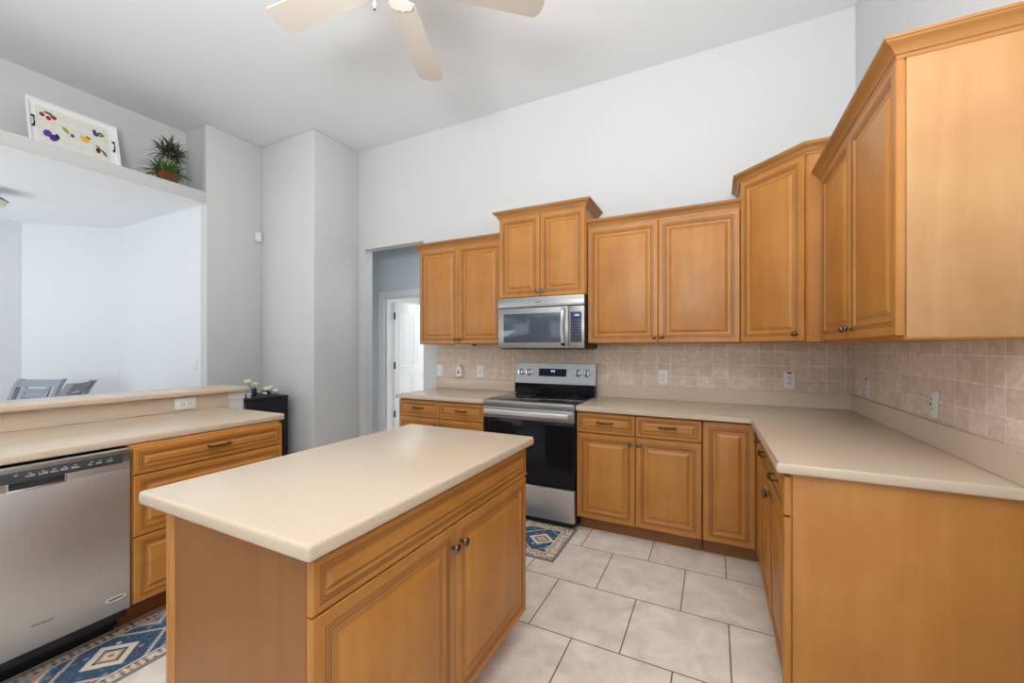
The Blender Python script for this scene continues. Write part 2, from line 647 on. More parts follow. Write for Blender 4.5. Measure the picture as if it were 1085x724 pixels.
def door(root, x0, x1, z0, z1, yb, kx=None, kz=None, t=0.02, prof=P_DOOR):
    o = MB().panel(x0, x1, z0, z1, yb, t, prof).obj('door', [M_WOOD, M_GLAZE], root, smooth=0.3)
    if kx is not None:
        knob(kx, yb - t, kz, o)
    return o


def drawer(root, x0, x1, z0, z1, yb, hw=True, t=0.02, prof=P_DRAWER):
    o = MB().panel(x0, x1, z0, z1, yb, t, prof).obj('drawer', [M_WOODH, M_GLAZE], root, smooth=0.3)
    if hw:
        pull((x0 + x1) / 2, yb - t + 0.0006, (z0 + z1) / 2 + 0.008, o)
    return o


def base_cab(label, loc, rz, w, d=0.60, toe=0.075, toe_end=0.0, z0=0.105, top=0.874):
    root = thing('base_cabinet', label, 'cabinet', loc, rz)
    MB().box(0, w, -d, -0.012, z0, top, bevel=0.0015).obj('carcass', M_WOOD, root)
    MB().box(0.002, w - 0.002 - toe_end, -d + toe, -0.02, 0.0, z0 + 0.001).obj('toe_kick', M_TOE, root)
    return root


CROWN = [(0, 0), (.006, 0), (.0075, .006), (.0075, .012), (.012, .0135), (.015, .020), (.022, .031), (.032, .039), (.040, .0425),
         (.042, .0445), (.042, .049), (.046, .051), (.046, .060), (0, .060)]


def crown(root, path, z):
    return MB().sweep(path, [(o, zz + z) for o, zz in CROWN]).obj('crown_moulding', M_CROWN, root, smooth=0.5)


ZU = 1.363


def upper_cab(label, loc, rz, w, d, h, doors, path, kz=0.045, zb=ZU):
    """doors: list of (x0, x1, knob_x)."""
    root = thing('upper_cabinet', label, 'cabinet', (loc[0], loc[1], zb), rz)
    MB().box(0, w, -d, -0.010, 0.0, h + 0.018, bevel=0.0015).obj('carcass', M_WOOD, root)
    for x0, x1, kx in doors:
        door(root, x0, x1, 0.004, h - 0.004, -d, kx, kz)
    crown(root, path, h - 0.004)
    return root


# ------------------------------------------------------------------ base cabinets
ZD0, ZD1 = 0.7245, 0.862    # drawer row
ZB0, ZB1 = 0.112, 0.7165    # door row
# left of the range
r = base_cab('honey maple base cabinet between the doorway and the range', (-3.405, 0, 0), 0, 0.90)
for x0, x1 in ((0.006, 0.449), (0.453, 0.896)):
    drawer(r, x0, x1, ZD0, ZD1, -0.60)
door(r, 0.006, 0.449, ZB0, ZB1, -0.60, 0.425, 0.672)
door(r, 0.453, 0.896, ZB0, ZB1, -0.60, 0.477, 0.672)
# right of the range
r = base_cab('honey maple base cabinet immediately right of the range', (-1.737, 0, 0), 0, 0.822)
for x0, x1, kx in ((0.003, 0.411, 0.388), (0.416, 0.820, 0.438)):
    drawer(r, x0, x1, ZD0, ZD1, -0.60)
    door(r, x0, x1, ZB0, ZB1, -0.60, kx, 0.672)
# corner cabinet with two narrow tall doors
r = thing('base_cabinet', 'corner base cabinet with tall narrow doors meeting at right angles', 'cabinet', (0, 0, 0))
c = MB()
c.prism([(-0.910, -0.012), (-0.012, -0.012), (-0.012, -0.912), (-0.60, -0.912), (-0.60, -0.60), (-0.910, -0.60)], 0.105, 0.874)
c.obj('carcass', M_WOOD, r)
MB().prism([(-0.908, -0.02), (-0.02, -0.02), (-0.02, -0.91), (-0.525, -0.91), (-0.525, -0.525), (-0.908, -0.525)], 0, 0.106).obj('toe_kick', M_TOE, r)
door(r, -0.908, -0.624, ZB0, 0.862, -0.60)
o = MB().panel(0.624, 0.908, ZB0, 0.862, -0.60, 0.02, P_DOOR).obj('door', [M_WOOD, M_GLAZE], r, smooth=0.3)
o.rotation_euler = (0, 0, -PI / 2)
knob(0.862, -0.62, 0.812, o)
# right run, ends at the camera side with a plain end panel
r = base_cab('honey maple base cabinet under the right wall counter, plain side panel facing out', (0, -0.914, 0), -PI / 2, 0.784)
for x0, x1, kx in ((0.003, 0.388, 0.366), (0.392, 0.794, 0.414)):
    drawer(r, x0, x1, ZD0, ZD1, -0.60)
    door(r, x0, x1, ZB0, ZB1, -0.60, kx, 0.668)
MB().box(0.785, 0.794, -0.5935, -0.012, 0.0, 0.874, bevel=0.001).obj('end_panel', M_WOOD, r)

# ------------------------------------------------------------------ worktops
def worktop(name, label, poly, z0=0.876, z1=0.914):
    root = thing(name, label, 'countertop', (0, 0, 0))
    MB().prism(poly, z0, z1, bevel=0.009).obj('slab', M_COUNTER, root)
    return root


w = worktop('countertop', 'beige speckled worktop between the doorway and the range',
            [(-3.425, -0.645), (-2.500, -0.645), (-2.500, -0.010), (-3.425, -0.010)])
MB().box(-3.436, -2.500, -0.030, -0.010, 0.9142, 1.016, bevel=0.004).obj('backsplash_lip', M_COUNTER, w)
w = worktop('countertop', 'beige speckled L-shaped worktop running into the right corner',
            [(-1.738, -0.645), (-0.645, -0.645), (-0.645, -1.730), (-0.010, -1.730), (-0.010, -0.010), (-1.738, -0.010)])
lp = MB()
lp.prism([(-1.738, -0.030), (-0.030, -0.030), (-0.030, -1.730), (-0.010, -1.730), (-0.010, -0.010), (-1.738, -0.010)], 0.9142, 1.016, bevel=0.004)
lp.obj('backsplash_lip', M_COUNTER, w)

# ------------------------------------------------------------------ upper cabinets
H36, H42 = 0.905, 1.067
r = upper_cab('two-door upper cabinet beside the doorway', (-3.412, 0), 0, 0.908, 0.305, H36,
              [(0.004, 0.453, 0.432), (0.457, 0.905, 0.478)], [(0, -0.010), (0, -0.318), (0.908, -0.318)])
r = thing('upper_cabinet', 'short two-door upper cabinet directly above the microwave', 'cabinet', (-2.502, 0, 1.748), 0)
MB().box(0, 0.760, -0.360, -0.010, 0, 0.70, bevel=0.0015).obj('carcass', M_WOOD, r)
door(r, 0.004, 0.378, 0.003, 0.678, -0.360, 0.358, 0.045)
door(r, 0.382, 0.756, 0.003, 0.678, -0.360, 0.402, 0.045)
crown(r, [(0, -0.010), (0, -0.373), (0.760, -0.373), (0.760, -0.010)], 0.678)
r = upper_cab('wide two-door upper cabinet right of the microwave', (-1.740, 0), 0, 1.052, 0.305, H36,
              [(0.004, 0.526, 0.502), (0.530, 1.049, 0.554)], [(0.0, -0.318), (1.052, -0.318)])
# diagonal corner cabinet
r = thing('upper_cabinet', 'tall angled one-door upper cabinet in the corner', 'cabinet', (0, 0, ZU))
A, B = (-0.685, -0.320), (-0.365, -0.640)
MB().prism([(-0.685, -0.010), A, B, (-0.010, -0.640), (-0.010, -0.010)], 0, H42 + 0.018).obj('carcass', M_WOOD, r)
o = MB().panel(-0.212, 0.212, 0.004, H42 - 0.004, 0, 0.02, P_DOOR).obj('door', [M_WOOD, M_GLAZE], r, smooth=0.3)
o.location = ((A[0] + B[0]) / 2 - 0.0005, (A[1] + B[1]) / 2 - 0.0005, 0)
o.rotation_euler = (0, 0, -PI / 4)
knob(0.172, -0.02, 0.045, o)
k = 0.012
crown(r, [(A[0] - 0.0, -0.010), (A[0] - 0.0, A[1] - 0.008), (B[0] - 0.008, B[1] - 0.0), (-0.010, B[1] - 0.0)], H42 - 0.004)
# right wall
r = upper_cab('two-door upper cabinet on the right wall nearest the viewer', (0, -0.643), -PI / 2, 1.062, 0.295, H36,
              [(0.040, 0.555, 0.530), (0.559, 1.069, 0.590)], [(0.0, -0.308), (1.066, -0.308), (1.066, -0.010)])
MB().box(1.0625, 1.0690, -0.2885, -0.010, -0.004, H36 + 0.01).obj('end_panel', wood('pale_maple_end', lin(176, 128, 78), lin(187, 141, 92), lin(198, 154, 106), (16, 16, 1.3)), r)  # end panel coloured paler than the doors
MB().box(0.002, 1.066, -0.293, -0.012, -0.010, -0.0005).obj('light_rail', M_WOODH, r)

# ------------------------------------------------------------------ range
rg = thing('range', 'stainless electric range with black oven window', 'range', (-2.117, 0, 0))
HW = 0.374
b = MB()
b.box(-HW, HW, -0.625, -0.035, 0.03, 0.902, bevel=0.002)
b.box(-HW + 0.03, HW - 0.03, -0.58, -0.08, 0.0, 0.032)
b.obj('body', M_BLACK, rg)
MB().box(-HW - 0.004, HW + 0.004, -0.640, -0.10, 0.9025, 0.9200, bevel=0.003).obj('cooktop', M_BLKGLASS, rg)
MB().box(-HW - 0.002, HW + 0.002, -0.668, -0.630, 0.872, 0.9195, bevel=0.006).obj('front_lip', M_STEEL, rg)
dr = MB()
dr.box(-HW, HW, -0.660, -0.627, 0.782, 0.869, bevel=0.003)
dr = dr.obj('oven_door', M_STEEL, rg)
MB().box(-HW, HW, -0.661, -0.627, 0.302, 0.781, bevel=0.002).obj('oven_window', M_BLKGLASS, dr)
hd = MB()
hd.box(-0.345, 0.345, -0.712, -0.694, 0.815, 0.853, bevel=0.006, seg=3)
for s in (-1, 1):
    hd.box(s * 0.335 - 0.012, s * 0.335 + 0.012, -0.70, -0.659, 0.820, 0.848, bevel=0.003)
hd.obj('oven_handle', plain('satin_steel', (0.80, 0.80, 0.80, 1), 0.42, 1.0), dr)
MB().box(-HW, HW, -0.658, -0.627, 0.062, 0.297, bevel=0.003).obj('warming_drawer', M_STEELV, rg)
bp = MB()
bp.ring_faces([[(-HW, -0.030, 1.015), (HW, -0.030, 1.015), (HW, -0.030, 1.188), (-HW, -0.030, 1.188)],
               [(-HW, -0.075, 1.010), (HW, -0.075, 1.010), (HW, -0.055, 1.188), (-HW, -0.055, 1.188)]])
bp = bp.obj('control_panel', M_STEEL, rg)
MB().box(-HW + 0.004, HW - 0.004, -0.099, -0.034, 0.921, 1.0095).obj('panel_base', M_BLKGLASS, rg)
# panel face: y = -0.075 + (z-1.010)*0.1124
py = lambda z: -0.075 + (z - 1.010) * 0.1124
nrm = Vector((0, -1, 0.1124)).normalized()
for kx in (-0.320, -0.245, 0.222, 0.300):
    kk = MB()
    z = 1.108
    kk.lathe([(0.031, 0), (0.030, 0.004), (0.026, 0.006), (0.025, 0.024), (0.022, 0.027), (0.0005, 0.0275)], (kx, py(z) - 0.001, z), nrm, 24)
    kk = kk.obj('burner_knob', M_CHROME, bp)
    MB().box(kx - 0.005, kx + 0.005, py(z) - 0.034, py(z) - 0.026, z - 0.024, z + 0.024, bevel=0.002).obj('grip', M_BLACK, kk)
scr = MB().box(-0.145, 0.115, -0.003, 0.003, -0.034, 0.034).xf(Matrix.Translation((0, py(1.108) - 0.001, 1.108)) @ Matrix.Rotation(-0.112, 4, 'X'))
scr = scr.obj('display', M_BLKGLASS, bp)
dg = MB().box(-0.030, 0.010, -0.0042, -0.0030, 0.004, 0.022)
dg.xf(Matrix.Translation((0, py(1.108) - 0.001, 1.108)) @ Matrix.Rotation(-0.112, 4, 'X')).obj('clock_digits', M_LCDW, scr)
M_DIM = plain('dim_print', lin(96, 108, 134), 0.6)
for i in range(8):
    for j in range(3):
        x = -0.130 + i * 0.033
        if -0.04 < x < 0.02 and j == 2:
            continue
        MB().box(x - 0.006, x + 0.006, -0.0040, -0.0030, -0.024 + j * 0.02, -0.020 + j * 0.02).xf(
            Matrix.Translation((0, py(1.108) - 0.001, 1.108)) @ Matrix.Rotation(-0.112, 4, 'X')).obj('key', M_DIM, scr)
for x, y, rr in ((-0.19, -0.47, 0.115), (0.19, -0.47, 0.095), (-0.19, -0.23, 0.08), (0.19, -0.23, 0.10)):
    MB().lathe([(rr, 0), (rr, 0.0004), (rr - 0.003, 0.0004), (rr - 0.003, 0)], (x, y, 0.9199), (0, 0, 1), 40).obj('burner_ring', plain('grey_ring', (0.06, 0.06, 0.065, 1), 0.3), rg)

# ------------------------------------------------------------------ microwave
mw = thing('microwave', 'stainless over-the-range microwave with bar handle', 'microwave', (-2.1215, 0, 1.318))
MB().box(-0.377, 0.377, -0.372, -0.012, 0.004, 0.427, bevel=0.002).obj('body', M_BLACK, mw)
MB().box(-0.377, 0.378, -0.405, -0.372, 0.345, 0.427, bevel=0.004).obj('vent_cover', M_STEEL, mw)
dm = MB()
dm.box(-0.377, 0.245, -0.400, -0.372, 0.006, 0.340, bevel=0.004)
dm = dm.obj('door', M_STEEL, mw)
MB().box(-0.325, 0.188, -0.4015, -0.395, 0.054, 0.293, bevel=0.001).obj('window', plain('smoked_glass', (0.045, 0.065, 0.09, 1), 0.08, spec=0.9), dm)
pts = [(0.213, -0.402, 0.026), (0.213, -0.428, 0.046), (0.213, -0.443, 0.11), (0.213, -0.447, 0.176), (0.213, -0.443, 0.242), (0.213, -0.428, 0.306), (0.213, -0.402, 0.326)]
hm = MB()
rings = []
for (x, y, z) in pts:
    rings.append([(x - 0.017, y - 0.003, z), (x - 0.011, y - 0.009, z), (x + 0.011, y - 0.009, z), (x + 0.017, y - 0.003, z), (x + 0.011, y + 0.005, z), (x - 0.011, y + 0.005, z)])
hm.ring_faces(rings)
hm.obj('handle', M_CHROME, dm)
pm = MB().box(0.248, 0.377, -0.400, -0.372, 0.006, 0.340, bevel=0.004).obj('control_panel', M_STEEL, mw)
kp = MB().box(0.268, 0.358, -0.4015, -0.396, 0.054, 0.292, bevel=0.001).obj('keypad', plain('slate_keypad', lin(52, 56, 66), 0.25), pm)
MB().box(0.284, 0.348, -0.4025, -0.401, 0.250, 0.282).obj('screen', M_LCD, kp)
MB().box(0.302, 0.338, -0.4029, -0.4024, 0.258, 0.272).obj('screen_digits', M_LCDW, kp)
M_KEY = plain('key_print', lin(128, 134, 148), 0.6)
for i in range(4):
    for j in range(8):
        MB().box(0.277 + i * 0.022, 0.286 + i * 0.022, -0.4022, -0.401, 0.066 + j * 0.0225, 0.0705 + j * 0.0225).obj('key', M_KEY, kp)
# emblem: angular W under a swoosh
em = MB()
for a, c in (((-0.024, 0.012), (-0.012, -0.011)), ((-0.012, -0.011), (0.0, 0.008)), ((0.0, 0.008), (0.011, -0.011)), ((0.011, -0.011), (0.017, 0.004))):
    em.tube([(-0.005 + a[0], -0.4055, 0.385 + a[1]), (-0.005 + c[0], -0.4055, 0.385 + c[1])], 0.0020, 6)
sw = [(-0.005 + 0.026 * math.cos(t), -0.4055, 0.386 + 0.014 * math.sin(t)) for t in [0.1 + 0.16 * i for i in range(8)]]
em.tube(sw, 0.0014, 6)
em.obj('emblem', M_DKMARK, mw)
vb = MB().box(-0.36, 0.36, -0.36, -0.03, -0.004, 0.0035)
vb.obj('underside_vent', M_BLACK, mw)

# ------------------------------------------------------------------ island
isl = thing('kitchen_island', 'freestanding maple island cabinet under the central worktop', 'island', (-2.300, -2.862, 0), PI / 2)
# local x = +y, local -y = +x
LI = 1.104
MB().box(0.0, LI, -0.662, -0.092, 0.112, 0.874, bevel=0.0015).obj('carcass', M_WOOD, isl)
MB().box(-0.004, -0.0005, -0.1195, -0.0925, 0.0, 0.872, bevel=0.001).obj('corner_stile', M_WOOD, isl)
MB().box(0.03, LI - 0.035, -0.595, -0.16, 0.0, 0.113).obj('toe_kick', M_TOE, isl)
MB().box(-0.003, -0.0005, -0.661, -0.1215, 0.0, 0.872).obj('end_panel', wood('maple_shaded_side', lin(130, 80, 31), lin(140, 88, 36), lin(150, 97, 43), (16, 16, 1.3)), isl)  # darker veneer, with some of this side's shade mixed into its colour
o = drawer(isl, -0.002, LI, 0.7415, 0.864, -0.662, hw=False)
o['label'] = 'long drawer front across the top'
door(isl, -0.002, 0.537, 0.122, 0.7365, -0.662, 0.515, 0.668)
door(isl, 0.541, LI, 0.122, 0.7365, -0.662, 0.568, 0.668)
for x0, x1 in ((0.0, 0.55), (0.554, LI)):
    door_b = MB().panel(-x1, -x0 + (0.004 if x0 == 0 else 0), 0.122, 0.864, 0.092, 0.02, P_DOOR).obj('door', [M_WOOD, M_GLAZE], isl, smooth=0.3)
    door_b.rotation_euler = (0, 0, PI)
MB().lathe([(0.009, 0), (0.008, 0.004), (0.004, 0.006), (0.004, 0.022), (0.0065, 0.025), (0.0065, 0.030), (0.001, 0.032)], (LI - 0.0015, -0.672, 0.740), (1, 0, 0), 14).obj('latch_peg', M_PEWTER, isl)
t = MB().prism([(-2.3255, -2.892), (-1.594, -2.892), (-1.594, -1.718), (-2.3255, -1.718)], 0.8755, 0.914, bevel=0.010, seg=4)
tag(t.obj('island_top', M_COUNTER), 'beige speckled rectangular worktop on the kitchen island', 'countertop')

# ------------------------------------------------------------------ peninsula with dishwasher and raised bar
# local x = +y, fronts face +x
pen = thing('base_cabinet', 'three-drawer maple base cabinet right of the dishwasher', 'cabinet', (-3.83, -2.570, 0), PI / 2)
MB().box(0, 0.712, -0.60, -0.0, 0.150, 0.874, bevel=0.0015).obj('carcass', M_WOOD, pen)
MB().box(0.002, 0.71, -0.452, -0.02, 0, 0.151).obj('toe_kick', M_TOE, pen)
for z0, z1, hw, pf in ((0.745, 0.864, True, P_DRAWER), (0.462, 0.739, False, P_TALLDRAWER), (0.156, 0.456, False, P_TALLDRAWER)):
    o = drawer(pen, 0.002, 0.710, z0, z1, -0.60, hw=hw, prof=pf)
    if hw is False and z0 > 0.4:
        pull(0.356, -0.6194, 0.60, o)
    elif hw is False:
        pull(0.356, -0.6194, 0.31, o)
p2 = worktop('countertop', 'beige speckled peninsula worktop above the dishwasher',
             [(-3.955, -4.6), (-3.263, -4.6), (-3.263, -1.805), (-3.955, -1.805)])
# cladding of the half wall and the bar top
MB().box(-3.958, -3.946, -4.6, -1.766, 0.9145, 1.0115).obj('backsplash_lip', M_COUNTER, p2)
bt = MB().prism([(-4.235, -4.6), (-3.900, -4.6), (-3.900, -1.645), (-4.235, -1.645)], 1.0125, 1.046, bevel=0.010, seg=4)
tag(bt.obj('bar_top', M_COUNTER), 'raised beige bar ledge behind the peninsula worktop', 'countertop')

dwm = thing('dishwasher', 'stainless dishwasher under the peninsula worktop', 'dishwasher', (-3.83, -3.182, 0), PI / 2)
MB().box(0.004, 0.604, -0.575, -0.01, 0.10, 0.862).obj('tub', M_BLACK, dwm)
MB().box(0.006, 0.602, -0.455, -0.05, 0.0, 0.102).obj('toe_kick', M_BLACK, dwm)
dd = MB()
dd.box(0.005, 0.603, -0.615, -0.577, 0.150, 0.782, bevel=0.004)
dd.box(0.005, 0.246, -0.615, -0.577, 0.780, 0.870, bevel=0.003)
dd.box(0.398, 0.603, -0.615, -0.577, 0.780, 0.870, bevel=0.003)
dd.box(0.245, 0.399, -0.615, -0.577, 0.811, 0.870, bevel=0.003)
dd.box(0.245, 0.399, -0.586, -0.577, 0.780, 0.815)
dd = dd.obj('door', M_STEELV, dwm)
MB().box(0.005, 0.603, -0.619, -0.6145, 0.816, 0.8705, bevel=0.002).obj('door_trim', M_STEEL, dd)
cp = MB().box(0.010, 0.576, -0.6205, -0.614, 0.813, 0.854, bevel=0.002).obj('control_strip', M_PANELGREY, dd)
rnd = random.Random(4)
for x, n in ((0.10, 6), (0.20, 5), (0.265, 0), (0.30, 7), (0.335, 7), (0.365, 7), (0.395, 6), (0.425, 7), (0.475, 4), (0.50, 5), (0.535, 5)):
    ck = MB()
    for i in range(n):
        ck.box(x - 0.012 + i * 0.0036, x - 0.0095 + i * 0.0036, -0.6211, -0.6203, 0.829, 0.832 + rnd.random() * 0.006)
    ck.box(x - 0.005, x + 0.004, -0.6211, -0.6203, 0.840, 0.843)
    ck.obj('key', M_MARK, cp)
hp = MB()
hp.box(0.244, 0.400, -0.6185, -0.606, 0.777, 0.785, bevel=0.003)
for x in (0.243, 0.395):
    hp.box(x, x + 0.006, -0.6180, -0.60, 0.780, 0.812, bevel=0.002)
hp = hp.obj('pocket_handle', M_CHROME, dd)
MB().box(0.2465, 0.3975, -0.590, -0.5855, 0.7825, 0.8105).obj('pocket_recess', M_PANELGREY, hp)
face = lambda x, z: Matrix.Translation((x, -0.6152, z)) @ Matrix.Rotation(PI / 2, 4, 'X')
text('lettering', 'Whirlpool', 0.0145, face(0.332, 0.243), M_DKMARK, dd, 0.35)
ov = MB()
for s in (1.0, 0.86):
    pass
ring = [[(0.553 + 0.034 * s * math.cos(a), yy, 0.217 + 0.010 * s * math.sin(a)) for a in [2 * PI * i / 32 for i in range(32)]]
        for s, yy in ((1.0, -0.6145), (1.0, -0.6160), (0.86, -0.6160), (0.86, -0.6145))]
ov.ring_faces(ring, cap0=False, cap1=False)
ov = ov.obj('oval_badge', M_WHITE, dd)
bar = MB()
for i in range(9):
    bar.box(0.531 + i * 0.005, 0.5345 + i * 0.005, -0.6157, -0.6145, 0.2145, 0.2190)
bar.obj('badge_lettering', M_DKMARK, ov)

# ------------------------------------------------------------------ wall plates
def plate(label, loc, rz, kind='outlet', roll=False, dark_tab=False):
    root = thing({'outlet': 'outlet', 'switch': 'light_switch', 'gfci': 'outlet'}[kind], label,
                 'light switch' if kind == 'switch' else 'outlet', loc, rz,
                 'light switches' if kind == 'switch' else 'electrical outlets along the counters')
    if roll:
        root.rotation_euler = (0, -PI / 2, rz)
    MB().box(-0.037, 0.037, -0.0075, -0.0005, -0.059, 0.059, bevel=0.003).obj('cover_plate', M_PLATE, root)
    if kind == 'switch':
        MB().box(-0.016, 0.016, -0.0125, -0.0076, -0.033, 0.033, bevel=0.002).obj('rocker', M_PLATE, root)
    elif kind == 'gfci':
        rc = MB().box(-0.017, 0.017, -0.0105, -0.0076, -0.034, 0.034, bevel=0.001).obj('receptacle', M_PLATE, root)
        s = MB()
        for zz in (-0.022, 0.022):
            s.box(-0.008, -0.0055, -0.0112, -0.0104, zz - 0.004, zz + 0.005)
            s.box(0.0055, 0.008, -0.0112, -0.0104, zz - 0.004, zz + 0.005)
        s.box(-0.010, -0.001, -0.0118, -0.0104, -0.006, 0.006)
        s.obj('slots', M_SLOT, rc)
    else:
        for zz in (-0.0195, 0.0195):
            rc = MB().lathe([(0.0165, 0), (0.0165, 0.0022), (0.0150, 0.003), (0.0005, 0.003)], (0, -0.0076, zz), (0, -1, 0), 20)
            rc = rc.obj('receptacle', M_PLATE, root)
            s = MB()
            s.box(-0.0080, -0.0052, -0.0116, -0.0104, zz - 0.001, zz + 0.009)
            s.box(0.0052, 0.0080, -0.0116, -0.0104, zz - 0.001, zz + 0.009)
            s.lathe([(0.0032, 0), (0.0032, 0.0012)], (0, -0.0104, zz - 0.008), (0, -1, 0), 10)
            s.obj('slots', M_SLOT, rc)
    if dark_tab:
        MB().box(-0.014, 0.014, -0.0088, -0.0070, 0.046, 0.055).obj('guard_tab', M_SLOT, root)
    return root


plate('white rocker switch on tile nearest the doorway', (-3.392, -0.008, 1.095), 0, 'switch')
plate('white outlet on tile just left of the range', (-2.908, -0.008, 1.094), 0, 'gfci')
plate('white outlet on tile just right of the range', (-1.210, -0.008, 1.092), 0, 'outlet')
plate('white outlet on back wall tile near the corner', (-0.371, -0.008, 1.098), 0, 'outlet', dark_tab=True)
plate('white outlet on right wall tile beside the corner', (-0.008, -0.276, 1.084), -PI / 2, 'outlet', dark_tab=True)
plate('white outlet on right wall tile nearer the viewer', (-0.008, -1.114, 1.087), -PI / 2, 'gfci')
plate('white outlet lying sideways on the bar splash', (-3.946, -2.030, 0.963), PI / 2, 'outlet', roll=True, dark_tab=False)
plate('white switch on the dining room wall', (-5.665, -1.150, 1.16), 0, 'switch')

# plug-in air freshener beside the outlet
pf = thing('air_freshener', 'white plug-in device with dark emblem between switch and outlet', 'air freshener', (-3.140, -0.008, 1.094))
MB().box(-0.045, 0.045, -0.006, -0.0005, -0.062, 0.058, bevel=0.002).obj('cover_plate', M_PLATE, pf)
q = MB().box(-0.038, 0.040, -0.050, -0.007, -0.060, 0.045, bevel=0.012, seg=3)
q.lathe([(0.020, 0), (0.020, 0.014), (0.012, 0.018)], (0.0, -0.030, 0.044), (0, 0, 1), 16)
q = q.obj('housing', M_PLATE, pf)
e_ = MB()
e_.prism([(-0.014, -0.020), (0.016, -0.020), (0.014, -0.006), (0.002, 0.002), (0.000, 0.022), (-0.008, 0.014), (-0.006, -0.002)], 0, 0.0012)
e_.xf(Matrix.Translation((0.0, -0.0495, 0.0)) @ Matrix.Rotation(PI / 2, 4, 'X'))
e_.obj('emblem', M_SLOT, q)
# under-cabinet light
uc = thing('under_cabinet_light', 'slim white light bar beneath the cabinet near the doorway', 'light', (-2.958, -0.20, ZU - 0.001))
MB().box(-0.10, 0.085, -0.03, 0.03, -0.016, -0.0005, bevel=0.003).obj('housing', M_PLATE, uc)
MB().box(0.086, 0.103, -0.022, 0.022, -0.015, -0.0005, bevel=0.002).obj('end_cap', M_SLOT, uc)
# motion sensor
ms = thing('motion_sensor', 'small white motion sensor high in the wall corner', 'sensor', (-5.458, -0.640, 2.575), PI / 2)
MB().box(-0.032, 0.032, -0.045, -0.001, -0.055, 0.055, bevel=0.010, seg=3).obj('housing', M_PLATE, ms)
MB().box(-0.022, 0.022, -0.049, -0.040, -0.040, 0.000, bevel=0.006).obj('lens', M_WHITE, ms)


# ------------------------------------------------------------------ ceiling fan
FX, FY, FZ = -2.07, -2.15, 2.90
fan = thing('ceiling_fan', 'white ceiling fan with pale paddle blades', 'ceiling fan', (FX, FY, FZ))
MB().lathe([(0.075, 0.709), (0.070, 0.665), (0.045, 0.635), (0.016, 0.625), (0.016, 0.150)], (0, 0, 0), (0, 0, 1), 28).obj('downrod', M_FANW, fan)
MB().lathe([(0.03, 0.155), (0.085, 0.145), (0.115, 0.115), (0.120, 0.06), (0.105, 0.022), (0.075, 0.0), (0.07, -0.015), (0.04, -0.02)], (0, 0, 0), (0, 0, 1), 32).obj('motor_housing', M_FANW, fan)
tips = [(-2.728, -2.22), (-2.335, -1.518), (-1.578, -1.645)]
a1 = math.atan2(tips[1][1] - FY, tips[1][0] - FX)
for i in range(5):
    a = a1 + i * 2 * PI / 5
    rot = Matrix.Rotation(a, 4, 'Z')
    bl = MB()
    out = [(0.14, -0.062), (0.42, -0.068), (0.640, -0.071), (0.660, -0.062), (0.672, -0.040), (0.676, 0.0), (0.672, 0.040), (0.660, 0.062), (0.640, 0.071), (0.42, 0.068), (0.14, 0.062), (0.125, 0.03), (0.125, -0.03)]
    bl.prism(out, -0.004, 0.004, bevel=0.0015, seg=1)
    bl.xf(rot @ Matrix.Translation((0, 0, 0)) @ Matrix.Rotation(0.14, 4, 'X'))
    bl = bl.obj('blade', M_FANB, fan)
    ir = MB()
    sc_ = [(0.06, -0.020), (0.10, -0.016), (0.125, -0.050), (0.150, -0.054), (0.172, -0.036), (0.166, -0.014), (0.180, 0.0), (0.166, 0.014), (0.172, 0.036), (0.150, 0.054), (0.125, 0.050), (0.10, 0.016), (0.06, 0.020)]
    ir.prism(sc_, -0.011, -0.0045, bevel=0.0015, seg=1)
    ir.xf(rot @ Matrix.Rotation(0.14, 4, 'X'))
    ir.obj('blade_bracket', M_FANW, bl)
pc = MB()
pc.tube([(-0.055, -0.03, -0.01), (-0.056, -0.032, -0.11)], 0.0016, 6)
pc.lathe([(0.001, 0.0), (0.005, 0.006), (0.0075, 0.016), (0.006, 0.026), (0.002, 0.032)], (-0.056, -0.032, -0.142), (0, 0, 1), 12)
pc = pc.obj('pull_chain', M_WHITE, fan)
MB().lathe([(0.001, 0), (0.0042, 0.003), (0.0042, 0.008), (0.001, 0.010)], (-0.056, -0.032, -0.153), (0, 0, 1), 10).obj('chain_tip', M_BLACK, pc)


# ------------------------------------------------------------------ rugs
def lc(r, g, b):
    return lin(r, g, b)


NAVY, BLUE, SKY, CREAM, RUST, TEAL, TAN, DKB, PINK = (lc(66, 86, 108), lc(98, 124, 146), lc(112, 150, 172), lc(214, 203, 190), lc(190, 118, 84),
                                                   lc(86, 130, 132), lc(170, 150, 128), lc(60, 44, 40), lc(196, 150, 138))


def hsh(i, j):
    return (math.sin(i * 127.1 + j * 311.7) * 43758.5453) % 1.0


